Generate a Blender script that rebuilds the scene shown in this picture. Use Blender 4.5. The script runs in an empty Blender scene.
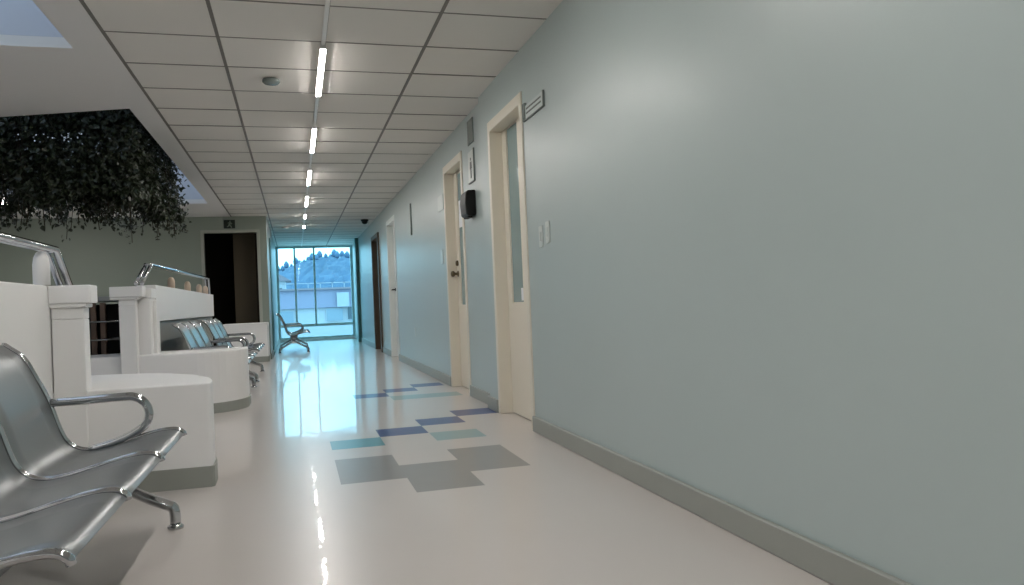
import bpy, bmesh, math, random
from mathutils import Vector, Matrix

scene = bpy.context.scene
COL = scene.collection
PI = math.pi
random.seed(7)

# ------------------------------------------------------------------ materials
def srgb(r, g, b):
    f = lambda c: (c / 255 / 12.92) if c <= 10 else (((c / 255) + 0.055) / 1.055) ** 2.4
    return (f(r), f(g), f(b), 1.0)

def mat(name, col, rough=0.5, metal=0.0, spec=0.5, noise=0.0, nscale=8.0, bump=0.0, bscale=40.0,
        coat=0.0, coat_rough=0.1, rough_var=0.0):
    m = bpy.data.materials.new(name); m.use_nodes = True
    nt = m.node_tree; b = nt.nodes['Principled BSDF']
    b.inputs['Base Color'].default_value = col
    b.inputs['Roughness'].default_value = rough
    b.inputs['Metallic'].default_value = metal
    b.inputs['Specular IOR Level'].default_value = spec
    b.inputs['Coat Weight'].default_value = coat
    b.inputs['Coat Roughness'].default_value = coat_rough
    tc = nt.nodes.new('ShaderNodeTexCoord')
    if noise > 0:
        n = nt.nodes.new('ShaderNodeTexNoise'); n.inputs['Scale'].default_value = nscale
        n.inputs['Detail'].default_value = 4
        nt.links.new(tc.outputs['Object'], n.inputs['Vector'])
        r = nt.nodes.new('ShaderNodeMapRange')
        r.inputs['To Min'].default_value = 1 - noise; r.inputs['To Max'].default_value = 1 + noise
        nt.links.new(n.outputs['Fac'], r.inputs['Value'])
        mx = nt.nodes.new('ShaderNodeVectorMath'); mx.operation = 'SCALE'
        mx.inputs[0].default_value = col[:3]
        nt.links.new(r.outputs['Result'], mx.inputs['Scale'])
        nt.links.new(mx.outputs['Vector'], b.inputs['Base Color'])
    if bump > 0:
        n2 = nt.nodes.new('ShaderNodeTexNoise'); n2.inputs['Scale'].default_value = bscale
        n2.inputs['Detail'].default_value = 3
        nt.links.new(tc.outputs['Object'], n2.inputs['Vector'])
        bp = nt.nodes.new('ShaderNodeBump'); bp.inputs['Strength'].default_value = bump
        bp.inputs['Distance'].default_value = 0.02
        nt.links.new(n2.outputs['Fac'], bp.inputs['Height'])
        nt.links.new(bp.outputs['Normal'], b.inputs['Normal'])
        if coat > 0:
            nt.links.new(bp.outputs['Normal'], b.inputs['Coat Normal'])
    return m

def emit(name, col, strength):
    m = bpy.data.materials.new(name); m.use_nodes = True
    nt = m.node_tree; nt.nodes.clear()
    e = nt.nodes.new('ShaderNodeEmission'); o = nt.nodes.new('ShaderNodeOutputMaterial')
    e.inputs['Color'].default_value = col; e.inputs['Strength'].default_value = strength
    nt.links.new(e.outputs[0], o.inputs[0])
    return m

def tinted_glass(name, tint, gloss=0.06):
    m = bpy.data.materials.new(name); m.use_nodes = True
    nt = m.node_tree; nt.nodes.clear()
    t = nt.nodes.new('ShaderNodeBsdfTransparent'); g = nt.nodes.new('ShaderNodeBsdfGlossy')
    mx = nt.nodes.new('ShaderNodeMixShader'); o = nt.nodes.new('ShaderNodeOutputMaterial')
    t.inputs['Color'].default_value = tint; g.inputs['Roughness'].default_value = 0.02
    mx.inputs[0].default_value = gloss
    nt.links.new(t.outputs[0], mx.inputs[1]); nt.links.new(g.outputs[0], mx.inputs[2])
    nt.links.new(mx.outputs[0], o.inputs[0])
    return m

def diffuser(name, col):
    m = bpy.data.materials.new(name); m.use_nodes = True
    nt = m.node_tree; nt.nodes.clear()
    t = nt.nodes.new('ShaderNodeBsdfTranslucent'); o = nt.nodes.new('ShaderNodeOutputMaterial')
    t.inputs['Color'].default_value = col
    nt.links.new(t.outputs[0], o.inputs[0])
    return m

M = {}
M['wall'] = mat('wall_paint_sage', srgb(178, 191, 190), 0.36, spec=0.45, noise=0.02, nscale=1.5, bump=0.02, bscale=6)
M['wall_left'] = mat('wall_paint_green', srgb(142, 151, 140), 0.5, noise=0.02, nscale=2)
M['white'] = mat('parapet_white_paint', srgb(240, 239, 238), 0.45, noise=0.015, nscale=3, bump=0.02, bscale=10)
M['soffit'] = mat('soffit_white_paint', srgb(228, 227, 225), 0.6, noise=0.015, nscale=2)
M['tile'] = mat('ceiling_tile', srgb(226, 223, 217), 0.75, noise=0.03, nscale=1.3, bump=0.05, bscale=120)
M['tee'] = mat('ceiling_tee_grey', srgb(118, 114, 108), 0.5)
M['tee_dark'] = mat('ceiling_gap_dark', srgb(60, 58, 55), 0.7)
M['base'] = mat('vinyl_baseboard_grey', srgb(152, 155, 148), 0.45, noise=0.04, nscale=6)
M['frame'] = mat('door_frame_cream', srgb(228, 222, 207), 0.4, noise=0.02, nscale=4)
M['door'] = mat('door_leaf_cream', srgb(232, 225, 209), 0.4, noise=0.02, nscale=3)
M['door_white'] = mat('door_leaf_white', srgb(222, 228, 226), 0.4)
M['brown'] = mat('door_brown', srgb(84, 72, 58), 0.45, noise=0.06)
M['door_glass'] = mat('frosted_door_glass', srgb(132, 158, 160), 0.18, spec=0.6)
M['bronze'] = mat('aged_bronze', srgb(96, 86, 66), 0.35, metal=0.8)
M['black'] = mat('black_plastic', srgb(18, 17, 16), 0.42, spec=0.3)
M['dark'] = mat('dark_recess', srgb(46, 42, 36), 0.8)
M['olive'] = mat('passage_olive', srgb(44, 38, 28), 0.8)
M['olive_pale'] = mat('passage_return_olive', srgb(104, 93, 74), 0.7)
M['trim_grey'] = mat('doorway_trim_grey', srgb(168, 170, 160), 0.5)
M['paper'] = mat('white_paper', srgb(235, 238, 240), 0.7)
M['plate'] = mat('plate_pale_grey', srgb(196, 206, 204), 0.4)
M['switch'] = mat('switch_plate', srgb(205, 212, 208), 0.3)
M['sign_edge'] = mat('sign_edge_grey', srgb(112, 120, 117), 0.4)
M['sign_dark'] = mat('sign_charcoal', srgb(70, 76, 74), 0.4)
M['sign_grey'] = mat('sign_smoke_acrylic', srgb(120, 130, 126), 0.2)
M['sign_white'] = mat('sign_off_white', srgb(208, 214, 210), 0.35)
M['sign_green'] = mat('sign_dark_green', srgb(20, 34, 24), 0.4)
M['sign_pale'] = mat('sign_pale_green', srgb(110, 122, 110), 0.5)
M['chrome'] = mat('polished_chrome', (0.55, 0.56, 0.58, 1), 0.06, metal=1.0)
M['steel'] = mat('satin_grey_steel', srgb(148, 152, 153), 0.37, metal=0.8, noise=0.03, nscale=5)
M['beam'] = mat('grey_powder_steel', srgb(120, 122, 124), 0.4, metal=0.7)
M['rubber'] = mat('black_rubber', srgb(18, 18, 18), 0.7)
M['post'] = mat('cream_post', srgb(206, 186, 166), 0.5)
M['alum'] = mat('window_aluminium', srgb(170, 196, 196), 0.4, metal=0.3)
M['teal_dark'] = mat('dark_teal_paint', srgb(84, 132, 130), 0.45)
M['led'] = emit('led_strip_glow', (1.0, 0.96, 0.915, 1), 60)
M['lamp'] = emit('lamp_glow', (1.0, 0.97, 0.94, 1), 19)
M['track'] = mat('track_off_white', srgb(236, 235, 232), 0.4)
M['well'] = mat('skylight_well_blue_white', srgb(200, 207, 218), 0.6)
M['diff'] = diffuser('skylight_diffuser', (0.16, 0.17, 0.19, 1))
M['glass'] = tinted_glass('cyan_window_film', (0.58, 0.87, 0.96, 1), 0.008)
M['soil'] = mat('planter_dark', srgb(30, 32, 28), 0.9)
M['vine'] = mat('vine_stem', srgb(50, 44, 30), 0.8)
M['leaf'] = mat('ivy_leaf', srgb(40, 50, 32), 0.32, spec=0.6, noise=0.35, nscale=9)
M['panelgrey'] = mat('wall_lower_grey_panel', srgb(150, 152, 148), 0.5)
M['wood'] = mat('brown_wood', srgb(116, 96, 84), 0.5, noise=0.1, nscale=12)
M['hill'] = mat('hill_trees_haze', srgb(62, 80, 102), 0.9, noise=0.25, nscale=0.09)  # blue of distance haze mixed into the foliage colour
M['conifer'] = mat('conifer_haze', srgb(78, 98, 122), 0.9, noise=0.25, nscale=0.5)  # same haze blue put into the tree crowns
M['bld'] = mat('building_render', srgb(150, 146, 152), 0.8, noise=0.05, nscale=0.4)
M['bld_band'] = mat('building_grey_band', srgb(122, 116, 134), 0.8, noise=0.05, nscale=0.4)
M['bld_roof'] = mat('building_roof', srgb(116, 102, 110), 0.8)
M['bld_glass'] = mat('building_window_glass', srgb(48, 56, 66), 0.15)
M['bld_glass_pale'] = mat('building_window_pale', srgb(110, 118, 130), 0.2)
M['ground'] = mat('outside_ground', srgb(165, 165, 165), 0.9, noise=0.1, nscale=0.3)

# floor vinyl: glossy polished wax over pale vinyl, faint seams come from geometry gaps in colour only
def vinyl(name, col):
    return mat(name, col, 0.30, spec=0.4, noise=0.025, nscale=2.2, bump=0.06, bscale=5.0, coat=0.40, coat_rough=0.03)
M['floor'] = vinyl('floor_vinyl_pale', srgb(203, 196, 191))
M['floor_grey'] = vinyl('floor_vinyl_grey', srgb(138, 136, 133))
M['floor_blue'] = vinyl('floor_vinyl_blue', srgb(34, 54, 122))
M['floor_teal'] = vinyl('floor_vinyl_teal', srgb(78, 140, 150))
M['floor_sage'] = vinyl('floor_vinyl_sage', srgb(140, 170, 172))

# ------------------------------------------------------------------ mesh builder
class MB:
    def __init__(self):
        self.bm = bmesh.new(); self.mi = 0
    def quad(self, pts):
        f = self.bm.faces.new([self.bm.verts.new(p) for p in pts]); f.material_index = self.mi
        return self
    def box(self, x0, x1, y0, y1, z0, z1):
        b = self.bm
        v = [b.verts.new(p) for p in ((x0,y0,z0),(x1,y0,z0),(x1,y1,z0),(x0,y1,z0),(x0,y0,z1),(x1,y0,z1),(x1,y1,z1),(x0,y1,z1))]
        for ix in ((0,3,2,1),(4,5,6,7),(0,1,5,4),(1,2,6,5),(2,3,7,6),(3,0,4,7)):
            f = b.faces.new([v[i] for i in ix]); f.material_index = self.mi
        return self
    def prism(self, poly, z0, z1, axis='z'):
        """extrude a closed 2-D polygon; axis z: (x,y); axis y: (x,z) along y; axis x: (y,z) along x"""
        b = self.bm
        def P(p, t):
            if axis == 'z': return (p[0], p[1], t)
            if axis == 'y': return (p[0], t, p[1])
            return (t, p[0], p[1])
        a = [b.verts.new(P(p, z0)) for p in poly]; c = [b.verts.new(P(p, z1)) for p in poly]
        fs = [b.faces.new(a), b.faces.new(c)]
        n = len(poly)
        for i in range(n):
            fs.append(b.faces.new((a[i], a[(i+1) % n], c[(i+1) % n], c[i])))
        for f in fs: f.material_index = self.mi
        bmesh.ops.recalc_face_normals(b, faces=fs)
        return self
    def tube(self, pts, r, n=10, cap=True):
        b = self.bm
        pts = [Vector(p) for p in pts]
        rs = r if isinstance(r, (list, tuple)) else [r] * len(pts)
        rings = []; up = None
        for i, p in enumerate(pts):
            if i == 0: t = pts[1] - p
            elif i == len(pts) - 1: t = p - pts[i-1]
            else: t = (pts[i+1] - p).normalized() + (p - pts[i-1]).normalized()
            t.normalize()
            if up is None:
                a = Vector((0,1,0)) if abs(t.y) < 0.9 else Vector((1,0,0))
                up = (a - t * a.dot(t)).normalized()
            else:
                up = (up - t * up.dot(t)).normalized()
            s = t.cross(up)
            rings.append([b.verts.new(p + (up * math.cos(2*PI*k/n) + s * math.sin(2*PI*k/n)) * rs[i]) for k in range(n)])
        for i in range(len(rings) - 1):
            for k in range(n):
                f = b.faces.new((rings[i][k], rings[i][(k+1) % n], rings[i+1][(k+1) % n], rings[i+1][k]))
                f.smooth = True; f.material_index = self.mi
        if cap:
            for rg in (rings[0], rings[-1]):
                f = b.faces.new(rg); f.material_index = self.mi
        return self
    def lathe(self, c, prof, n=20, axis='z'):
        b = self.bm; rings = []
        for (r, h) in prof:
            ring = []
            for k in range(n):
                a = 2*PI*k/n; u, w = r*math.cos(a), r*math.sin(a)
                d = (u, w, h) if axis == 'z' else ((h, u, w) if axis == 'x' else (u, h, w))
                ring.append(b.verts.new((c[0]+d[0], c[1]+d[1], c[2]+d[2])))
            rings.append(ring)
        for i in range(len(rings)-1):
            for k in range(n):
                f = b.faces.new((rings[i][k], rings[i][(k+1) % n], rings[i+1][(k+1) % n], rings[i+1][k]))
                f.smooth = True; f.material_index = self.mi
        for rg in (rings[0], rings[-1]):
            f = b.faces.new(rg); f.material_index = self.mi
        return self
    def build(self, name, m, parent=None, bevel=0.0, seg=2, kind=None, smooth=False):
        bmesh.ops.recalc_face_normals(self.bm, faces=self.bm.faces[:])
        me = bpy.data.meshes.new(name); self.bm.to_mesh(me); self.bm.free()
        for mm in (m if isinstance(m, (list, tuple)) else [m]): me.materials.append(mm)
        o = bpy.data.objects.new(name, me); COL.objects.link(o)
        if parent is not None:
            o.parent = parent
            o.matrix_parent_inverse = Matrix.Translation(-parent.location) if parent.parent is None and parent.type == 'EMPTY' else Matrix()
        if smooth:
            for p in me.polygons: p.use_smooth = True
        if bevel > 0:
            md = o.modifiers.new('bevel', 'BEVEL'); md.width = bevel; md.segments = seg; md.limit_method = 'ANGLE'
            md.angle_limit = math.radians(40)
        if kind: o['kind'] = kind
        return o

def thing(name, label, cat, loc=(0,0,0), group=None, kind=None):
    o = bpy.data.objects.new(name, None); COL.objects.link(o)
    o.location = loc; o.empty_display_size = 0.1
    if kind: o['kind'] = kind
    if label: o['label'] = label
    if cat: o['category'] = cat
    if group: o['group'] = group
    return o

def tag(o, label, cat, group=None, kind=None):
    o['label'] = label; o['category'] = cat
    if group: o['group'] = group
    if kind: o['kind'] = kind
    return o

def arc(cx, cz, r, a0, a1, n):
    return [(cx + r*math.cos(math.radians(a0+(a1-a0)*i/n)), cz + r*math.sin(math.radians(a0+(a1-a0)*i/n))) for i in range(n+1)]

def smooth_path(pts, it=2):
    for _ in range(it):
        out = [pts[0]]
        for a, b in zip(pts[:-1], pts[1:]):
            out.append(tuple(x*0.75+y*0.25 for x, y in zip(a, b)))
            out.append(tuple(x*0.25+y*0.75 for x, y in zip(a, b)))
        out.append(pts[-1]); pts = out
    return pts

S = 'structure'
CZ = 2.46          # ceiling height
WX = 1.46          # near right wall
WX2 = 1.50         # right wall past the pilaster edge
YB = -5.0          # back of the place, behind the camera
YF = 13.9          # far wall of the waiting area
YW = 20.7          # end window
XL = -6.0          # far left wall

# ------------------------------------------------------------------ floor
TX, TY, TP, TQ = 0.18, 3.485, 0.3165, 0.312
pat = {}
for iy in (1, 2): pat[(0, iy)] = 1; pat[(2, iy)] = 1
for iy in (0, 1): pat[(1, iy)] = 1
pat[(0, 4)] = 3; pat[(2, 4)] = 4
for i in (0, 1, 2): pat[(1+i, 5+i)] = 2
for i in (0, 1, 2): pat[(1+i, 12+i)] = 2
pat[(2, 11)] = 4; pat[(3, 11)] = 4
mb = MB()
bx = [-6.2] + [TX + TP*i for i in range(-6, 5)] + [2.0]
by = [YB-0.1] + [TY + TQ*i for i in range(-9, 33)] + [16.3]
for i in range(len(bx)-1):
    for j in range(len(by)-1):
        ix, iy = i-7, j-10
        mb.mi = pat.get((ix, iy), 0)
        mb.quad([(bx[i],by[j],0),(bx[i+1],by[j],0),(bx[i+1],by[j+1],0),(bx[i],by[j+1],0)])
mb.mi = 0
mb.quad([(-0.6,16.3,0),(2.0,16.3,0),(2.0,YW+0.2,0),(-0.6,YW+0.2,0)])
bmesh.ops.remove_doubles(mb.bm, verts=mb.bm.verts[:], dist=1e-5)
mb.build('floor', [M['floor'], M['floor_grey'], M['floor_blue'], M['floor_teal'], M['floor_sage']], kind=S)
# ------------------------------------------------------------------ ceiling
mb = MB()
xl = [-0.985 + 0.61*i for i in range(5)]; xl[-1] = 1.53
y = YB + 0.02; ys = []
k0 = -16
while True:
    yy = 4.21 + 0.58*k0
    if yy > YW: break
    ys.append(yy); k0 += 1
ys.append(YW + 0.1)
g = 0.006
for j in range(len(ys)-1):
    for i in range(4):
        x0, x1 = xl[i], xl[i+1]
        if ys[j] > YF - 0.3 and i == 0: x0 = -0.52 if ys[j] > YF else x0
        if x1 - x0 < 0.05: continue
        dz = random.uniform(-0.0008, 0.0008)
        tl = random.uniform(-0.0012, 0.0012)
        z = CZ + dz
        a = [(x0+g,ys[j]+g,z-tl),(x1-g,ys[j]+g,z-tl),(x1-g,ys[j+1]-g,z+tl),(x0+g,ys[j+1]-g,z+tl)]
        mb.mi = 0; mb.quad(a)
        t = [(p[0],p[1],CZ+0.012) for p in a]
        mb.mi = 1
        for q in range(4):
            mb.quad([a[q], a[(q+1)%4], t[(q+1)%4], t[q]])
mb.mi = 1
mb.box(-0.985, 1.9, YB, YF, CZ+0.008, CZ+0.05)
mb.box(-0.55, 1.9, YF, YW+0.1, CZ+0.008, CZ+0.05)
mb.build('ceiling', [M['tile'], M['tee_dark']], kind=S)
mb = MB()
for x in (xl[0], xl[1], xl[3]):
    mb.box(x-0.010, x+0.010, YB, YF if x < -0.5 else YW, CZ-0.004, CZ+0.006)
for yy in ys:
    mb.box(-0.985 if yy < YF else -0.42, WX2-0.05, yy-0.0065, yy+0.0065, CZ-0.003, CZ+0.004)
mb.build('trim_1', M['tee'], kind=S)
# painted soffit over the waiting area with two skylight openings
H1 = (-4.5, -1.215, 2.3, 5.12); H2 = (-3.55, -1.18, 6.56, 12.2)
mb = MB()
sx1 = -0.995
def sof(x0, x1, y0, y1): mb.box(x0, x1, y0, y1, CZ-0.003, CZ+0.06)
sof(XL, sx1, YB, H1[2]); sof(XL, H1[0], H1[2], H1[3]); sof(H1[1], sx1, H1[2], H1[3])
sof(XL, sx1, H1[3], H2[2]); sof(XL, H2[0], H2[2], H2[3]); sof(H2[1], sx1, H2[2], H2[3]); sof(XL, sx1, H2[3], YF)
mb.prism([(-1.18, 6.56), (-3.55, 6.56), (-3.55, 7.45)], CZ-0.003, CZ+0.06)
mb.build('ceiling_left', M['soffit'], kind=S)
for n, (x0, x1, y0, y1), top in ((1, H1, 3.05), (2, H2, 3.35)):
    mb = MB(); t = 0.05; z0 = CZ + 0.061
    mb.box(x0-t, x0, y0-t, y1+t, z0, top); mb.box(x1, x1+t, y0-t, y1+t, z0, top)
    mb.box(x0, x1, y0-t, y0, z0, top); mb.box(x0, x1, y1, y1+t, z0, top)
    w = mb.build('trim_%d' % (n+1), M['well'], kind=S)
    sk = thing('window_%d' % (n+1), None, None, ((x0+x1)/2, (y0+y1)/2, top), kind=S)
    MB().quad([(x0-t,y0-t,top+.005),(x1+t,y0-t,top+.005),(x1+t,y1+t,top+.005),(x0-t,y1+t,top+.005)]).build('diffuser_panel', M['diff'], sk)
    mb = MB()
    for yy in (y0 + (y1-y0)/3, y0 + 2*(y1-y0)/3): mb.box(x0, x1, yy-0.02, yy+0.02, top-0.04, top)
    mb.build('glazing_bar', M['soffit'], sk)

# ------------------------------------------------------------------ walls
D1 = (4.76, 5.66, 2.19); D2 = (6.81, 7.70, 2.21); D3 = (11.75, 12.75, 2.21); D4 = (14.0, 15.2, 2.16)
TH = 0.30
def wall_run(name, x, y0, y1, doors, m, th=TH):
    mb = MB(); y = y0
    for d in doors:
        mb.box(x, x+th, y, d[0], 0, CZ+0.05); mb.box(x, x+th, d[0], d[1], d[2], CZ+0.05); y = d[1]
    mb.box(x, x+th, y, y1, 0, CZ+0.05)
    return mb.build(name, m, kind=S)
wall_run('wall_right', WX, YB, 5.95, [D1], M['wall'])
wall_run('wall_right_far', WX2, 5.95, YW+0.1, [D2, D3, D4], M['wall'])
MB().box(XL-0.2, XL, YB-0.2, YF+0.2, 0, CZ+0.1).build('wall_left', M['wall_left'], kind=S)
MB().box(XL-0.2, WX+TH, YB-0.2, YB, 0, CZ+0.1).build('wall_back', M['wall'], kind=S)
DW = (-1.43, -0.585, 2.18)
mb = MB()
mb.box(XL, DW[0], YF, YF+0.12, 0, CZ+0.1); mb.box(DW[0], DW[1], YF, YF+0.12, DW[2], CZ+0.1); mb.box(DW[1], -0.425, YF, YF+0.12, 0, CZ+0.1)
mb.build('wall_far', M['wall_left'], kind=S)
MB().box(-0.53, -0.425, YF+0.12, YW+0.1, 0, CZ+0.1).build('wall_hall', M['wall'], kind=S)
# dark passage behind the open doorway
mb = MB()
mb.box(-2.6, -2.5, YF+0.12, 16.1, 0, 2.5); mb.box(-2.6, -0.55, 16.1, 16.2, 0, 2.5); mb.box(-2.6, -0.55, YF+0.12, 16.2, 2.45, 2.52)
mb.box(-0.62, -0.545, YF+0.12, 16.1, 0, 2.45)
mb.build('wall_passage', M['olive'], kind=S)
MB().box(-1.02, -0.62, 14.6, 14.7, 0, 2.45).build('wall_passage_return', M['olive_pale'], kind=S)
mb = MB()
for x0, x1, z0, z1 in ((DW[0]-0.05, DW[0], 0, DW[2]+0.05), (DW[1], DW[1]+0.05, 0, DW[2]+0.05), (DW[0], DW[1], DW[2], DW[2]+0.05)):
    mb.box(x0, x1, YF-0.015, YF+0.13, z0, z1)
mb.build('trim_4', M['trim_grey'], kind=S)
# hall left wall: pale door frame strip and narrow pilaster seen edge-on
mb = MB(); mb.box(-0.425, -0.405, 15.2, 16.0, 0, 2.2); mb.build('trim_5', M['teal_dark'], kind=S)
MB().box(1.425, WX2, 18.6, 18.95, 0, CZ).build('trim_6', M['teal_dark'], kind=S)

# baseboards
def base_run(name, parts):
    mb = MB()
    for p in parts: mb.box(*p)
    return mb.build(name, M['base'], bevel=0.004, seg=1, kind=S)
bh = 0.098
base_run('baseboard_right', [(WX-0.022, WX, YB, D1[0]-0.0, 0, bh), (WX-0.022, WX, D1[1]+0.005, 5.965, 0, bh)])
base_run('baseboard_right_far', [(WX2-0.018, WX2, 5.967, D2[0]-0.005, 0, bh), (WX2-0.018, WX2, D2[1]+0.005, D3[0]-0.01, 0, bh),
                                 (WX2-0.018, WX2, D3[1]+0.01, D4[0]-0.06, 0, bh), (WX2-0.018, WX2, D4[1]+0.06, 18.6, 0, bh)])
base_run('baseboard_far', [(XL, DW[0]-0.05, YF-0.015, YF, 0, bh), (DW[1]+0.05, -0.41, YF-0.015, YF, 0, bh)])
base_run('baseboard_hall', [(-0.425, -0.410, YF+0.0, 15.19, 0, bh), (-0.425, -0.410, 16.01, YW, 0, bh)])
base_run('baseboard_left', [(XL, XL+0.015, YB, YF, 0, bh)])

# ------------------------------------------------------------------ doors on the right wall
def frame_mesh(x, d, jw=0.055, depth=0.15):
    y0, y1, z1 = d
    mb = MB()
    mb.box(x-0.012, x+depth, y0, y0+jw, 0, z1); mb.box(x-0.012, x+depth, y1-jw, y1, 0, z1)
    mb.box(x-0.012, x+depth, y0+jw, y1-jw, z1-0.075, z1)
    return mb
def door(n, x, d, leaf, glass=None, knob=None, deadbolt=None, lever=None):
    y0, y1, z1 = d
    t = thing('door_%d' % n, None, None, (x+0.13, (y0+y1)/2, 0), kind=S)
    frame_mesh(x, d).build('door_frame', M['frame'] if leaf != 'door_white' else M['door_white'], t, bevel=0.004, seg=1)
    xf = x + 0.085
    a, b, zt = y0+0.058, y1-0.058, z1-0.079
    mb = MB()
    if glass:
        g0, g1, gz0, gz1 = glass
        mb.box(xf, xf+0.042, a, g0, 0.008, zt); mb.box(xf, xf+0.042, g1, b, 0.008, zt)
        mb.box(xf, xf+0.042, g0, g1, 0.008, gz0); mb.box(xf, xf+0.042, g0, g1, gz1, zt)
    else:
        mb.box(xf, xf+0.042, a, b, 0.008, zt)
    mb.build('door_panel', M[leaf], t)
    if glass:
        MB().box(xf+0.012, xf+0.026, g0, g1, gz0, gz1).build('vision_glass', M['door_glass'], t)
    if knob:
        ky, kz = knob
        MB().lathe((xf, ky, kz), [(0.030, 0.0), (0.030, -0.008), (0.014, -0.012), (0.012, -0.035), (0.026, -0.042), (0.031, -0.055), (0.026, -0.070), (0.010, -0.076)], 16, 'x').build('door_knob', M['bronze'], t)
    if deadbolt:
        ky, kz = deadbolt
        MB().lathe((xf, ky, kz), [(0.028, 0.0), (0.028, -0.012), (0.022, -0.022), (0.008, -0.024)], 16, 'x').build('deadbolt', M['bronze'], t)
    if lever:
        ky, kz = lever
        mb = MB().lathe((xf, ky, kz), [(0.027, 0.0), (0.027, -0.01), (0.012, -0.014), (0.012, -0.05)], 14, 'x')
        mb.tube([(xf-0.05, ky-0.005, kz), (xf-0.052, ky+0.05, kz), (xf-0.05, ky+0.12, kz-0.004)], 0.010, 8)
        mb.build('door_handle', M['black'], t)
    return t
d1 = door(1, WX, D1, 'door', glass=(5.20, 5.49, 0.83, D1[2]-0.079-0.005), knob=None)
MB().lathe((WX+0.085, 4.93, 1.0), [(0.02, 0.0), (0.02, -0.006), (0.012, -0.012), (0.004, -0.013)], 14, 'x').build('keyhole_cover', M['bronze'], d1)
MB().box(WX+0.093, WX+0.0968, 5.20, 5.28, 0.84, 0.93).build('glass_label', M['paper'], d1)
door(2, WX2, D2, 'door', glass=(7.22, 7.50, 0.82, D2[2]-0.079-0.02), knob=(7.585, 1.13), deadbolt=(7.585, 1.235))
d3 = door(3, WX2, D3, 'door_white', lever=(12.58, 1.09))
# brown doorway beyond
t = thing('door_4', None, None, (WX2+0.1, 14.6, 0), kind=S)
mb = frame_mesh(WX2-0.02, D4, jw=0.09, depth=0.2); mb.build('door_frame', M['brown'], t)
MB().box(WX2+0.13, WX2+0.17, D4[0]+0.092, D4[1]-0.092, 0.01, D4[2]-0.08).build('door_panel', M['brown'], t)
MB().tube([(WX2+0.13, 15.0, 1.05), (WX2+0.07, 15.0, 1.05), (WX2+0.07, 14.88, 1.05)], 0.011, 8).build('door_handle', M['black'], t)
# closed voids behind the doors stay dark
mb = MB(); mb.box(WX2+TH, WX2+TH+0.05, YB, YW+0.1, 0, CZ+0.1); mb.build('wall_right_back', M['dark'], kind=S)

# ------------------------------------------------------------------ right wall fittings
def words_rows(mb, x, y0, y1, rows, h):
    """rows of small dashes on a plate facing -X (y1 is the viewer's left)"""
    for z in rows:
        y = y1
        while y > y0 + 0.01:
            w = random.uniform(0.018, 0.05); w = min(w, y - y0)
            mb.box(x-0.0012, x, y-w, y, z, z+h); y -= w + 0.006
t = thing('room_sign', 'pale wall sign with two dark text rows, directly beside the nearer cream door', 'sign', (WX, 4.5, 1.95))
MB().box(WX-0.012, WX-0.001, 4.31, 4.665, 1.985, 2.072).build('plate', M['plate'], t, bevel=0.003, seg=1)
mb = MB(); mb.box(WX-0.014, WX-0.001, 4.304, 4.312, 1.98, 2.075); mb.box(WX-0.014, WX-0.001, 4.312, 4.665, 1.980, 1.986)
mb.build('edge_frame', M['sign_edge'], t)
MB().box(WX-0.018, WX-0.001, 4.665, 4.715, 1.98, 2.09).build('bracket', M['sign_grey'], t)
mb = MB(); words_rows(mb, WX-0.0122, 4.345, 4.645, (2.040, 2.012), 0.011); mb.build('lettering', M['sign_dark'], t)

t = thing('smoked_sign', 'smoky grey acrylic sign high on the wall above the black dispenser', 'sign', (WX2, 6.42, 2.21))
MB().box(WX2-0.010, WX2-0.001, 6.32, 6.52, 2.19, 2.40).build('plate', M['sign_grey'], t, bevel=0.003, seg=1)
mb = MB(); mb.box(WX2-0.0125, WX2-0.0102, 6.46, 6.51, 2.195, 2.225); mb.build('marking', M['sign_dark'], t)

t = thing('restroom_sign', 'white plate with a dark standing figure pictogram above the black dispenser', 'sign', (WX2, 6.43, 1.88))
MB().box(WX2-0.010, WX2-0.001, 6.325, 6.54, 1.87, 2.135).build('plate', M['sign_white'], t, bevel=0.004, seg=1)
mb = MB(); mb.box(WX2-0.013, WX2-0.001, 6.318, 6.326, 1.865, 2.14); mb.box(WX2-0.013, WX2-0.001, 6.326, 6.54, 1.862, 1.871)
mb.build('edge_frame', M['sign_edge'], t)
mb = MB()
mb.lathe((WX2-0.010, 6.43, 2.062), [(0.014, 0), (0.014, -0.0018)], 14, 'x')
mb.prism([(6.405, 2.04), (6.455, 2.04), (6.465, 1.98), (6.455, 1.98), (6.447, 2.015), (6.447, 1.90), (6.434, 1.90), (6.434, 1.965), (6.426, 1.965), (6.426, 1.90), (6.413, 1.90), (6.413, 2.015), (6.405, 1.98), (6.395, 1.98)], WX2-0.0118, WX2-0.010, 'x')
mb.build('pictogram', M['sign_dark'], t)

t = thing('towel_dispenser', 'black paper towel dispenser mounted on the wall between the cream doors', 'dispenser', (WX2, 6.47, 1.55))
mb = MB()
poly = [(WX2-0.001, 1.575), (WX2-0.070, 1.57), (WX2-0.088, 1.585), (WX2-0.095, 1.68), (WX2-0.088, 1.765), (WX2-0.065, 1.785), (WX2-0.001, 1.79)]
mb.prism(poly, 6.33, 6.55, 'y'); mb.build('housing', M['black'], t, bevel=0.012, seg=3)
MB().box(WX2-0.07, WX2-0.03, 6.36, 6.52, 1.558, 1.5745).build('outlet_slot', M['rubber'], t)
o = MB().box(WX2+0.090, WX2+0.0965, 7.25, 7.47, 1.58, 1.84).build('paper_notice', M['paper'])
tag(o, 'white paper notice taped on the glass of the farther cream door', 'notice')

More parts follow.
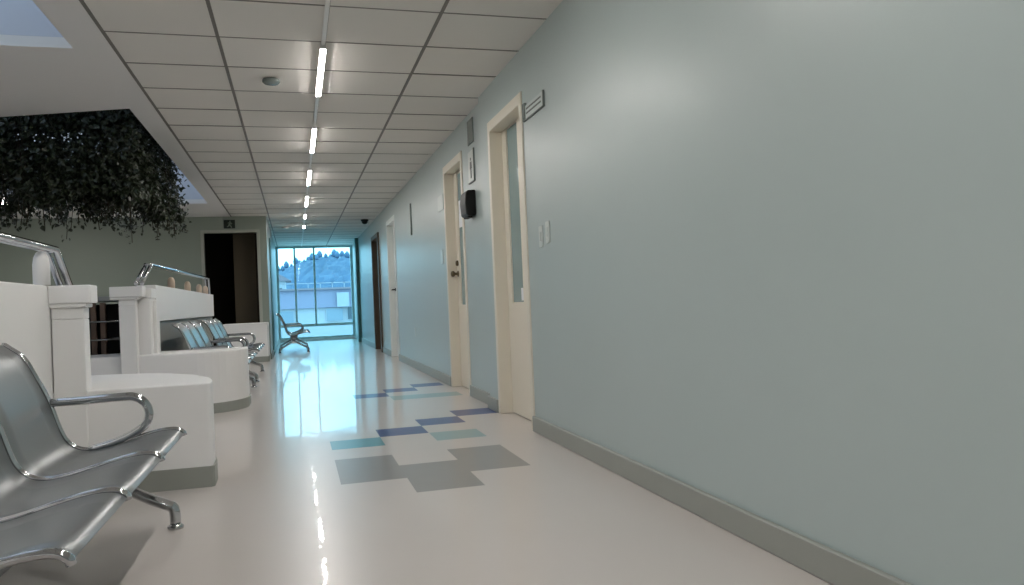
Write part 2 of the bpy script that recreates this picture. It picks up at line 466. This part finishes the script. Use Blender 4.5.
def switch(y, z, label):
    t = thing('light_switch', label, 'light switch', (WX, y, z), group='light switches by the nearer cream door')
    MB().box(WX-0.007, WX-0.0005, y-0.036, y+0.036, z-0.065, z+0.065).build('cover_plate', M['switch'], t, bevel=0.003, seg=2)
    MB().box(WX-0.012, WX-0.006, y-0.012, y+0.012, z-0.028, z+0.028).build('rocker', M['switch'], t, bevel=0.002, seg=1)
switch(4.475, 1.225, 'pale light switch plate next to the nearer cream door, the one closer to its frame')
switch(4.345, 1.24, 'pale light switch plate on the sage wall, the one farther from the cream door frame')

o = MB().box(WX2-0.008, WX2-0.0005, 7.90, 8.02, 1.25, 1.40).build('thermostat', M['switch'], bevel=0.004)
tag(o, 'small pale thermostat plate at switch height just past the farther cream door', 'thermostat')
o = MB().box(WX2-0.009, WX2-0.0005, 7.77, 8.06, 1.80, 1.96).build('room_sign', M['plate'], bevel=0.003, seg=1)
tag(o, 'small pale room sign beside the top of the farther cream door', 'sign')
o = MB().box(WX2-0.018, WX2-0.0005, 9.98, 10.02, 1.74, 2.15).build('projecting_sign', M['sign_grey'], bevel=0.003, seg=1)
tag(o, 'slim grey upright sign edge-on on the sage wall before the white door', 'sign')
o = MB().box(WX2-0.006, WX2-0.0005, 10.02, 10.10, 0.42, 0.54).build('power_outlet', M['switch'], bevel=0.002, seg=1)
tag(o, 'pale power outlet plate low on the sage wall before the white door', 'outlet')

# exit pictogram above the dark doorway
t = thing('exit_sign', 'small dark green pictogram sign above the dark open doorway', 'sign', (-1.02, YF, 2.2))
MB().box(-1.105, -0.925, YF-0.016, YF-0.001, 2.255, 2.40).build('plate', M['sign_green'], t, bevel=0.003, seg=1)
mb = MB()
mb.lathe((-1.005, YF-0.016, 2.375), [(0.011, 0), (0.011, -0.0016)], 12, 'y')
mb.prism([(-1.035, 2.355), (-0.99, 2.36), (-0.97, 2.33), (-0.98, 2.32), (-0.995, 2.34), (-1.0, 2.315), (-0.98, 2.29), (-0.975, 2.262), (-0.99, 2.262), (-1.0, 2.285), (-1.02, 2.30), (-1.035, 2.28), (-1.055, 2.275), (-1.055, 2.29), (-1.04, 2.30), (-1.02, 2.345), (-1.045, 2.335)], YF-0.0176, YF-0.016, 'y')
mb.build('pictogram', M['sign_pale'], t)

# ------------------------------------------------------------------ ceiling fittings
def led(y0, y1, label):
    x = 0.226
    t = thing('led_strip_light', label, 'ceiling light', (x, (y0+y1)/2, CZ), group='lit strip lights along the ceiling track')
    mb = MB(); mb.box(x-0.017, x+0.017, y0+0.012, y1-0.012, CZ-0.012, CZ-0.006)
    mb.box(x-0.019, x-0.0165, y0+0.012, y1-0.012, CZ-0.030, CZ-0.006); mb.box(x+0.0165, x+0.019, y0+0.012, y1-0.012, CZ-0.030, CZ-0.006)
    mb.build('housing', M['track'], t)
    MB().box(x-0.016, x+0.016, y0+0.013, y1-0.013, CZ-0.034, CZ-0.0125).build('diffuser', M['led'], t, bevel=0.003, seg=2)
    for a in (y0, y1-0.012): MB().box(x-0.019, x+0.019, a, a+0.012, CZ-0.034, CZ-0.006).build('end_cap', M['track'], t)
names = ['lit strip light on the ceiling track, nearest and longest in view', 'second lit strip light along the ceiling track, counting from the nearest',
         'third lit strip light along the ceiling track, counting from the nearest', 'fourth lit strip light along the ceiling track, last large glow',
         'fifth strip light along the ceiling track, a short dash of light', 'sixth strip light along the ceiling track, a tiny dash nearest the end window']
segs = [(4.82, 5.93), (7.0, 8.12), (9.15, 10.27), (11.3, 12.42), (13.5, 14.1), (15.3, 15.8)]
for s, n in zip(segs, names): led(s[0], s[1], n)
for s in ((2.62, 3.74), (0.45, 1.57), (-1.7, -0.58), (-3.9, -2.78)):
    led(s[0], s[1], 'lit strip light on the ceiling track above and behind the viewer')
for y0, y1 in ((3.74, 4.82), (5.93, 7.0), (8.12, 9.15), (10.27, 11.3), (12.42, 13.45), (14.57, 15.6), (16.72, 20.6)):
    pass
mb = MB()
x = 0.226
mb.box(x-0.013, x+0.013, YB+0.1, YW-0.05, CZ-0.0058, CZ-0.0048)
ends = [-4.9, -3.9, -2.78, -1.7, -0.58, 0.45, 1.57, 2.62, 3.74, 4.82, 5.93, 7.0, 8.12, 9.15, 10.27, 11.3, 12.42, 13.5, 14.1, 15.3, 15.8, 20.6]
for a, b in zip(ends[0::2], ends[1::2]): mb.box(x-0.011, x+0.011, a+0.002, b-0.002, CZ-0.014, CZ-0.0055)
o = mb.build('light_track', M['track']); tag(o, 'thin off-white metal track running along the ceiling between strip lights', 'light track')

def disc(name, x, y, r, m, label, cat, h=0.035):
    o = MB().lathe((x, y, CZ-0.0045), [(r*0.9, 0), (r, -0.006), (r, -h*0.55), (r*0.8, -h*0.9), (r*0.35, -h)], 24).build(name, m)
    return tag(o, label, cat)
disc('smoke_detector', -0.10, 5.62, 0.06, M['sign_grey'], 'round grey smoke detector on a ceiling tile beside the nearest strip light', 'smoke detector')
disc('smoke_detector', -0.13, 15.8, 0.07, M['track'], 'small pale smoke detector on the far ceiling close to the end window', 'smoke detector')
t = thing('dome_camera', 'small black dome camera on the ceiling above the brown door', 'camera', (1.31, 14.6, CZ))
MB().lathe((1.31, 14.6, CZ-0.0045), [(0.07, 0), (0.07, -0.03), (0.065, -0.034)], 20).build('mount', M['black'], t)
MB().lathe((1.31, 14.6, CZ-0.039), [(0.055, 0), (0.052, -0.025), (0.036, -0.045), (0.008, -0.054)], 20).build('dome', M['black'], t)

t = thing('recessed_lamp', 'bright flat ceiling lamp beyond the hanging ivy', 'ceiling light', (-3.85, 11.7, CZ))
MB().box(-4.1, -3.6, 11.5, 11.95, CZ-0.03, CZ-0.004).build('lamp_housing', M['track'], t)
MB().box(-4.07, -3.63, 11.48, 11.92, CZ-0.05, CZ-0.031).build('diffuser', M['lamp'], t)
for (lx, ly, lab) in ((-3.3, 0.4, 'added fill lamp on the waiting area ceiling behind the viewer'),
                      ):
    t = thing('recessed_lamp', lab, 'ceiling light', (lx, ly, CZ))  # out-of-view fill lamp, added to brighten the parapets and waiting area
    MB().box(lx-0.3, lx+0.3, ly-0.3, ly+0.3, CZ-0.03, CZ-0.004).build('lamp_housing', M['track'], t)
    MB().box(lx-0.27, lx+0.27, ly-0.27, ly+0.27, CZ-0.05, CZ-0.031).build('diffuser', M['lamp'], t)

# ------------------------------------------------------------------ parapets of the waiting area
def low_block(name, poly, h, bb=0.1, kind=S):
    b = MB().prism(poly, 0, h).build(name, M['white'], bevel=0.012, seg=2, kind=kind)
    return b
def grow(poly, d):
    c = Vector((sum(p[0] for p in poly)/len(poly), sum(p[1] for p in poly)/len(poly)))
    out = []; n = len(poly)
    area = sum(poly[i][0]*poly[(i+1)%n][1]-poly[(i+1)%n][0]*poly[i][1] for i in range(n))
    sgn = 1 if area > 0 else -1
    for i in range(n):
        a = Vector(poly[i-1]); b = Vector(poly[i]); e = Vector(poly[(i+1) % n])
        d1 = (b-a).normalized(); d2 = (e-b).normalized()
        n1 = Vector((d1.y, -d1.x))*sgn; n2 = Vector((d2.y, -d2.x))*sgn
        m = (n1+n2)/max(0.3, 1+n1.dot(n2))
        out.append((b.x+m.x*d, b.y+m.y*d))
    return out
B1 = [(-1.2, 4.06), (-0.425, 4.05), (-0.415, 4.06), (-0.418, 4.22), (-0.45, 4.40), (-0.55, 4.65), (-0.70, 4.86), (-0.86, 5.0), (-1.05, 5.08), (-1.2, 5.1)]
low_block('wall_front_end', B1, 0.505)
MB().prism(grow(B1, 0.008), 0, 0.1).build('baseboard_front_end', M['base'], kind=S)
B2 = [(-2.6, 7.0), (-1.1, 6.93), (-0.80, 6.915)] + [(-0.80+0.37*math.sin(a*PI/20), 7.345-0.43*math.cos(a*PI/20)) for a in range(1, 10)] + [(-0.43, 7.34), (-0.43, 7.55), (-1.15, 7.55), (-2.6, 7.45)]
low_block('wall_middle_end', B2, 0.52)
MB().prism(grow(B2, 0.008), 0, 0.085).build('baseboard_middle_end', M['base'], kind=S)
B3 = [(-1.15, 13.3), (-0.46, 13.3), (-0.44, 13.32), (-0.44, 13.88), (-1.15, 13.88)]
low_block('wall_back_end', B3, 0.64)
MB().prism(grow(B3, 0.008), 0, 0.09).build('baseboard_back_end', M['base'], kind=S)
# long parapet behind the near bench
MB().box(-1.22, -1.10, YB+2.0, 4.50, 0, 1.005).build('wall_parapet_near', M['white'], bevel=0.006, kind=S)
base_run('baseboard_parapet_near', [(-1.10, -1.088, YB+2.0, 4.05, 0, 0.1)])
def pillar(name, x0, x1, y0, y1, h, cx0, cx1, over=0.03):
    mb = MB()
    mb.box(x0, x1, y0, y1, 0.0, h-0.16)
    mb.box(x0, x1, y0, y1, h-0.16, h-0.105)
    mb.box(cx0, x1+over*0.7, y0-over*0.7, y1+over*0.7, h-0.105, h-0.085)
    mb.box(cx0, cx1, y0-over, y1+over, h-0.085, h)
    return mb.build(name, M['white'], bevel=0.006, seg=2, kind=S)
pillar('pillar_near', -1.095, -0.957, 4.05, 4.15, 1.003, -1.10, -0.922, 0.02)
# wall behind the farther benches: end pillar, stepped return, long run with grey lower panel
pillar('pillar_middle', -1.37, -1.245, 6.87, 6.96, 1.085, -1.43, -1.185, 0.03)
mb = MB(); mb.box(-1.27, -1.155, 7.0, 7.22, 0, 0.99); mb.box(-1.27, -1.145, 6.995, 7.23, 0.99, 1.07); mb.box(-1.155, -1.125, 7.10, 7.24, 0, 0.97)
mb.build('wall_middle_return', M['white'], bevel=0.006, kind=S)
mb = MB(); mb.box(-1.30, -1.145, 7.24, 12.1, 0.79, 1.105); mb.build('wall_parapet_far', M['white'], bevel=0.006, kind=S)
MB().box(-1.28, -1.17, 7.24, 12.1, 0, 0.785).build('wall_parapet_far_panel', M['panelgrey'], kind=S)

def handrail(label, x, y0, y1, zb, zt0, zt1, lean0, lean1, posts, pm='post'):
    t = thing('handrail', label, 'handrail', (x, (y0+y1)/2, zb))
    for dx in (-0.022, 0.022):
        pts = [(x+dx, y0-lean0, zb+0.001), (x+dx, y0-lean0*0.06, zt0-0.03), (x+dx, y0+0.03, zt0), (x+dx, y1-0.03, zt1), (x+dx, y1+lean1*0.06, zt1-0.03), (x+dx, y1+lean1, zb+0.001)]
        p = [pts[0]] + smooth_path(pts[1:3], 0) + pts[3:5] + [pts[5]]
        MB().tube(p, 0.0165, 10).build('rail_tube', M['chrome'], t)
    for (yy, zz) in ((y0, zt0), (y1, zt1)):
        MB().lathe((x, yy, zz-0.005), [(0.03, -0.012), (0.03, 0.012)], 12).build('corner_joint', M['chrome'], t)
    for (py, h) in posts:
        MB().lathe((x, py, zb+0.001), [(0.036, 0), (0.036, h*0.6), (0.031, h*0.8), (0.020, h*0.95), (0.006, h)], 14).build('support_post', M[pm], t)
handrail('double chrome handrail on the white parapet behind the nearest bench', -1.125, 0.0, 4.22, 1.006, 1.185, 1.185, 0.2, 0.20, [(4.04, 0.16), (2.6, 0.16), (1.2, 0.16)], 'white')
handrail('double chrome handrail on the white wall behind the two middle benches', -1.215, 7.3, 12.0, 1.106, 1.285, 1.345, 0.42, 0.08, [(8.6, 0.12), (9.85, 0.12), (11.0, 0.12), (11.75, 0.12)])

# rack standing behind the low wall
t = thing('supply_rack', 'dark supply rack with brown posts and chrome shelves behind the low white wall', 'rack', (-1.95, 8.7, 0))
rx0, rx1, ry0, ry1 = -2.03, -1.66, 8.5, 9.0
for px, py in ((rx0+0.10, ry0+0.03), (rx0+0.18, ry0+0.05), (rx0+0.10, ry1-0.03), (rx1-0.02, ry1-0.03)):
    MB().box(px-0.022, px+0.022, py-0.02, py+0.02, 0, 0.99).build('post', M['wood'], t)
for z in (0.30, 0.62, 0.80):
    mb = MB(); mb.tube([(rx0, ry0, z), (rx1, ry0, z)], 0.011, 8); mb.tube([(rx0, ry1, z), (rx1, ry1, z)], 0.011, 8)
    for k in range(5): mb.tube([(rx0+0.03+k*0.075, ry0, z), (rx0+0.03+k*0.075, ry1, z)], 0.004, 6)
    mb.build('shelf', M['chrome'], t)
MB().box(rx0-0.01, rx1+0.02, ry0-0.02, ry1+0.02, 1.0, 1.05).build('tray_top', M['steel'], t, bevel=0.006)
MB().box(rx0, rx1, ry1, ry1+0.02, 0.02, 0.98).build('back_panel', M['black'], t)
MB().box(rx0-0.01, rx0+0.01, ry0+0.02, ry1, 0.02, 0.98).build('side_panel', M['black'], t)
MB().box(rx1-0.005, rx1+0.01, ry0+0.06, ry1, 0.02, 0.98).build('side_panel', M['black'], t)

# ------------------------------------------------------------------ airport style benches
# profile in (x, z), facing +X
SEATP = [(-1.055,0.787), (-1.035,0.770), (-0.990,0.735), (-0.955,0.660), (-0.905,0.545), (-0.880,0.450), (-0.855,0.385), (-0.815,0.350), (-0.765,0.340), (-0.690,0.352), (-0.600,0.378), (-0.520,0.398), (-0.470,0.401), (-0.445,0.395), (-0.428,0.380)]
def make_bench(label, y_far, n=3, pitch=0.545, arms=2):
    t = thing('airport_bench', label, 'bench', (-0.74, y_far - n*pitch/2, 0), group='chrome and steel waiting benches')
    prof = smooth_path([(p[0], p[1]*0.96) for p in SEATP], 2)
    for i in range(n):
        y1 = y_far - i*pitch - 0.016; y0 = y1 - pitch + 0.032
        mb = MB(); b = mb.bm
        m = 5
        def offs(j, s):
            a = prof[max(0, j-1)]; c = prof[min(len(prof)-1, j+1)]
            dx, dz = c[0]-a[0], c[1]-a[1]; L = math.hypot(dx, dz)
            return (prof[j][0]-s*dz/L*-1, prof[j][1]+s*dx/L*-1)
        rows = []
        for j in range(len(prof)):
            row = []
            for k in range(m+1):
                u = k/m; dish = 0.006*math.sin(PI*u)
                x, z = offs(j, dish)
                row.append(b.verts.new((x, y0+(y1-y0)*u, z)))
            rows.append(row)
        for j in range(len(rows)-1):
            for k in range(m):
                f = b.faces.new((rows[j][k], rows[j][k+1], rows[j+1][k+1], rows[j+1][k])); f.smooth = True
        o = mb.build('seat_panel', M['steel'], t)
        sd = o.modifiers.new('solid', 'SOLIDIFY'); sd.thickness = 0.007; sd.offset = 0
    for i in range(n+1):
        y = y_far - i*pitch
        off = -0.004 if i == 0 else (0.004 if i == n else 0)
        pr = [(-1.056,y,0.757)] + [(p[0]+0.002, y, p[1]+0.004) for p in prof[2:-2]] + [(-0.426,y,0.360)]
        MB().tube(pr, 0.0105, 10).build('side_frame', M['chrome'], t)
    for y in (y_far - 0.004, y_far - n*pitch + 0.004)[:arms]:
        arm = [(-0.895,y,0.527), (-0.80,y,0.526), (-0.70,y,0.530), (-0.625,y,0.531)] + [(p[0], y, p[1]) for p in arc(-0.625, 0.459, 0.072, 80, -50, 9)] + [(-0.635,y,0.371), (-0.70,y,0.348), (-0.77,y,0.333)]
        MB().tube(smooth_path(arm, 1), 0.0165, 12).build('armrest', M['chrome'], t)
    MB().box(-0.765, -0.705, y_far-n*pitch+0.01, y_far-0.01, 0.215, 0.275).build('beam', M['beam'], t, bevel=0.006)
    for i in range(n+1):
        mb = MB(); y = y_far - i*pitch; y = min(max(y, y_far-n*pitch+0.055), y_far-0.055)
        mb.box(-0.80, -0.66, y-0.02, y+0.02, 0.276, 0.326)
        mb.build('bracket', M['beam'], t)
    for y in (y_far - 0.034, y_far - n*pitch + 0.034):
        l = MB()
        for s in (1, -1):
            cx = -0.735
            pts = [(cx, y, 0.205), (cx+s*0.07, y, 0.190), (cx+s*0.16, y, 0.135), (cx+s*0.235, y, 0.098), (cx+s*0.262, y, 0.085), (cx+s*0.268, y, 0.06), (cx+s*0.268, y, 0.022)]
            l.tube(smooth_path(pts, 1), [0.026]*3+[0.024]*4+[0.021]*7 if False else 0.021, 10)
        l.box(-0.775, -0.695, y-0.03, y+0.03, 0.18, 0.222)
        leg = l.build('leg', M['chrome'], t)
        for s in (1, -1):
            f = MB().lathe((-0.735+s*0.268, y, 0.0), [(0.030, 0.0005), (0.031, 0.010), (0.024, 0.016), (0.014, 0.024)], 16).build('foot', M['chrome'], None)
            f.parent = leg
    return t
def copy_tree(o, parent=None):
    c = o.copy(); COL.objects.link(c)
    if parent is not None:
        c.parent = parent; c.matrix_parent_inverse = o.matrix_parent_inverse.copy()
    for ch in list(o.children): copy_tree(ch, c)
    return c
make_bench('steel bench with one chrome armrest nearest the viewer, backed by the white parapet', 3.36, arms=1).location.x -= 0.02
bench = make_bench('steel bench just behind the rounded white wall end, first of the two middle benches', 9.05)
def bench_at(dx, y_far, label):
    c = copy_tree(bench); c.location = bench.location + Vector((dx, y_far-9.05, 0)); c['label'] = label
    return c
bench_at(0.0, 11.25, 'steel bench farther along the white wall, close to the dark doorway')
bench_at(0.69, 17.2, 'steel bench standing alone in the bright hall near the end window')

# ------------------------------------------------------------------ hanging ivy
t = thing('hanging_ivy', 'dense dark ivy hanging from the ceiling opening over the waiting area', 'plant', (-2.3, 8.5, 3.0))
rng = random.Random(11)
mb = MB()
mb.box(-3.5, -1.35, 7.25, 9.9, 2.98, 3.1); mb.build('planter_tray', M['soil'], t)
def bottom(x, y):
    """height of the ragged lower edge of the ivy"""
    s = 0.5 + 0.5*math.sin(x*3.1+1.0)*math.cos(y*1.3+0.6)
    return 1.93 + 0.17*s + 0.05*math.sin(x*9+y*4) - (0.10 if -2.5 < x else -0.10) + 0.25*math.exp(-((x+2.35)/0.16)**2)
leaves = MB()
def leaf(p, size):
    n = Vector((rng.uniform(-1,1), rng.uniform(-1.2,0.4), rng.uniform(-0.2,1.0))).normalized()
    d = Vector((rng.uniform(-1,1), rng.uniform(-0.6,0.6), rng.uniform(-1.4,0.1)))
    d = (d - n*d.dot(n)).normalized(); s = n.cross(d)
    b = leaves.bm; p = Vector(p)
    base = b.verts.new(p); tip = b.verts.new(p + d*size*1.25 - n*size*0.1)
    l1 = b.verts.new(p + d*size*0.35 + s*size*0.5 + n*size*0.12); r1 = b.verts.new(p + d*size*0.35 - s*size*0.5 + n*size*0.12)
    l2 = b.verts.new(p + d*size*0.85 + s*size*0.3 + n*size*0.08); r2 = b.verts.new(p + d*size*0.85 - s*size*0.3 + n*size*0.08)
    b.faces.new((base, l1, l2, tip)); b.faces.new((base, tip, r2, r1))
for i in range(30000):
    x = rng.uniform(-3.5, -1.24)
    if rng.random() < 0.6: y = 7.05 + abs(rng.gauss(0, 0.35))
    else: y = rng.uniform(7.05, 10.6)
    if y > 10.6: continue
    if rng.random() < 0.22: x = -1.24 - abs(rng.gauss(0, 0.18)); y = rng.uniform(7.1, 9.9)
    y += max(0, (-x-2.0)*0.35)
    zb = bottom(x, y)
    z = rng.uniform(zb, 3.05) if rng.random() < 0.75 else zb + abs(rng.gauss(0, 0.14))
    leaf((x, y, z), rng.uniform(0.024, 0.05))
stems = MB()
for i in range(150):
    x = rng.uniform(-3.45, -1.28); y = rng.uniform(7.1, 10.4) + max(0, (-x-2.0)*0.35)
    zb = bottom(x, y) - abs(rng.gauss(0, 0.09)) - 0.02
    if rng.random() < 0.12: zb -= rng.uniform(0.05, 0.18)
    pts = []; xx, yy = x, y
    nseg = 9
    for k in range(nseg+1):
        z = 3.0 + (zb-3.0)*k/nseg
        xx += rng.uniform(-0.02, 0.02); yy += rng.uniform(-0.02, 0.02)
        pts.append((xx, yy, z))
    stems.tube(pts, 0.004, 4)
    z = zb
    while z < zb + 0.45:
        f = (z-zb)/(3.0-zb)
        leaf((xx+rng.uniform(-.04,.04), yy+rng.uniform(-.04,.04), z), rng.uniform(0.028, 0.048)); z += rng.uniform(0.02, 0.05)
leaves.build('foliage', M['leaf'], t, kind='stuff')
stems.build('vines', M['vine'], t, kind='stuff')

# ------------------------------------------------------------------ end window
w = thing('window_1', None, None, (0.54, YW, 0.0), kind=S)
wx0, wx1 = -0.425, WX2
mb = MB()
mb.box(wx0, wx1, YW-0.04, YW+0.05, CZ-0.06, CZ+0.05); mb.box(wx0, wx1, YW-0.05, YW+0.06, 0.37, 0.44); mb.box(wx0, wx1, YW-0.05, YW+0.06, 0.06, 0.11)
mb.box(wx0, wx0+0.06, YW-0.04, YW+0.05, 0.0, CZ-0.06); mb.box(wx1-0.06, wx1, YW-0.04, YW+0.05, 0.0, CZ-0.06)
for x in (0.035, 0.52): mb.box(x-0.024, x+0.024, YW-0.04, YW+0.05, 0.44, CZ-0.06)
mb.build('window_frame', M['alum'], w)
MB().box(wx0+.06, wx1-.06, YW+0.0, YW+0.012, 0.11, CZ-0.06).build('pane', M['glass'], w)
MB().box(wx0, wx1, YW-0.05, YW+0.1, 0, 0.06).build('wall_sill', M['white'], kind=S)

# ------------------------------------------------------------------ outside
mb = MB(); mb.quad([(-80, YW+0.3, -4.5), (120, YW+0.3, -4.5), (120, 260, -4.5), (-80, 260, -4.5)]); mb.build('ground', M['ground'], kind=S)
mb = MB(); b = mb.bm
nx, ny = 150, 30
rows = []
for j in range(ny+1):
    row = []
    for i in range(nx+1):
        x = -70 + 160*i/nx; y = 150 + 80*j/ny; f = j/ny
        ridge = 12.2 + 1.8*math.sin(x*0.07+0.4) + 1.0*math.sin(x*0.19) - max(0, -x)*0.02 + max(0, x)*0.03
        z = -4.5 + (ridge+4.5)*math.sin(f*PI*0.5) + rng.uniform(-0.55, 0.55)*(1 if 0 < j else 0)
        row.append(b.verts.new((x, y, z)))
    rows.append(row)
for j in range(ny):
    for i in range(nx):
        b.faces.new((rows[j][i], rows[j][i+1], rows[j+1][i+1], rows[j+1][i]))
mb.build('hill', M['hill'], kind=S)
def conifer():
    t = thing('hillside_tree', 'hazy blue tree along the hill ridge seen through the end window', 'tree', (0, 0, 0), group='trees along the hill ridge')
    mb = MB(); mb.tube([(0,0,0),(0,0,1.2)], 0.16, 7); mb.build('trunk', M['vine'], t)
    mb = MB()
    prof = [(0.25, 0.9), (0.95, 1.1), (1.35, 1.7), (1.25, 2.1), (1.4, 2.6), (1.15, 3.2), (1.05, 3.5), (0.7, 4.0), (0.45, 4.3), (0.05, 4.6)]
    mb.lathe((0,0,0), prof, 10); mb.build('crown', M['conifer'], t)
    return t
con = conifer()
spots = []
for i in range(26):
    y = 212 + 14*((i*0.618) % 1); x = (-8.0 + 1.05*i + rng.uniform(-.3, .3)) * y/200
    spots.append((x, y))
def hz(x, y):
    f = (y-150)/80
    ridge = 12.2 + 1.8*math.sin(x*0.07+0.4) + 1.0*math.sin(x*0.19) - max(0, -x)*0.02 + max(0, x)*0.03
    return -4.5 + (ridge+4.5)*math.sin(f*PI*0.5)
for i, (x, y) in enumerate(spots):
    c = con if i == 0 else copy_tree(con)
    s = rng.uniform(0.3, 0.62)
    c.location = (x, y, hz(x, y)-0.5); c.scale = (s, s, s)

t = thing('flat_building', 'long low pale building with grey upper band outside the end window', 'building', (1.5, 52, -4.5))
MB().box(-9, 16, 50, 62, -4.5, 0.83).build('wall', M['bld'], t)
MB().box(-9, 16, 49.8, 62, 0.84, 1.95).build('upper_band', M['bld_band'], t)
mb = MB(); mb.box(-9.1, 16.1, 49.6, 62.2, 1.96, 2.08); mb.build('roof', M['bld_roof'], t)
for (x0, x1, z0, z1, m) in ((1.9, 2.9, 0.0, 0.75, 'bld_glass_pale'), (3.2, 3.95, 0.05, 0.82, 'bld_glass'), (-0.9, -0.1, 0.0, 0.7, 'bld_glass_pale'), (4.6, 5.5, 0.05, 0.8, 'bld_glass'), (-2.4, -1.4, 0.0, 0.7, 'bld_glass')):
    fr = MB().box(x0-0.05, x1+0.05, 49.93, 49.999, z0-0.05, z1+0.05).build('window', M['bld'], t)
    p = MB().box(x0, x1, 49.90, 49.929, z0, z1).build('pane', M[m], None); p.parent = fr; p.matrix_parent_inverse = Matrix()
    p.location = (0, 0, 0)
MB().box(2.55, 3.3, 49.6, 49.79, 0.85, 1.75).build('roof_vent', M['bld'], t)
mb = MB()
for k in range(26): mb.box(-8+k*0.9, -7.95+k*0.9, 61.0, 61.05, 2.08, 2.75)
mb.box(-8.05, 15, 61, 61.05, 2.70, 2.76)
mb.build('railing', M['bld'], t)

t = thing('gabled_house', 'small pale house with a pitched roof beyond the flat building', 'house', (-1.6, 92, -4.5))
MB().box(-4.2, -0.9, 90, 96, -4.5, 4.0).build('wall', M['bld'], t)
MB().prism([(-4.7, 3.98), (-0.3, 3.98), (-2.4, 5.3)], 89.6, 96.4, 'y').build('roof', M['bld_roof'], t)
fr = MB().box(-2.2, -1.3, 89.95, 89.999, 2.2, 3.2).build('window', M['bld_glass'], t)

# ------------------------------------------------------------------ sky
world = bpy.data.worlds.new('overcast_sky'); scene.world = world; world.use_nodes = True
bg = world.node_tree.nodes['Background']
bg.inputs['Color'].default_value = (0.80, 0.92, 1.0, 1); bg.inputs['Strength'].default_value = 2.6

# ------------------------------------------------------------------ camera
yaw, pitch, roll = 0.27409866, 0.00908665, 0.04186425
f = Vector((math.sin(yaw)*math.cos(pitch), math.cos(yaw)*math.cos(pitch), math.sin(pitch)))
r = Vector((math.cos(yaw), -math.sin(yaw), 0)); u = r.cross(f)
r2 = r*math.cos(roll) - u*math.sin(roll); u2 = r*math.sin(roll) + u*math.cos(roll)
cam = bpy.data.cameras.new('camera'); co = bpy.data.objects.new('camera', cam); COL.objects.link(co)
mw = Matrix((( r2.x, u2.x, -f.x, 0.0), (r2.y, u2.y, -f.y, 0.0), (r2.z, u2.z, -f.z, 0.85), (0, 0, 0, 1)))
co.matrix_world = mw
cam.sensor_width = 36; cam.lens = 773.36/1024*36; cam.clip_start = 0.03; cam.clip_end = 1000
scene.camera = co
vs = scene.view_settings
vs.view_transform = 'Standard'; vs.look = 'None'; vs.exposure = 1.04; vs.gamma = 1.0; vs.use_curve_mapping = False
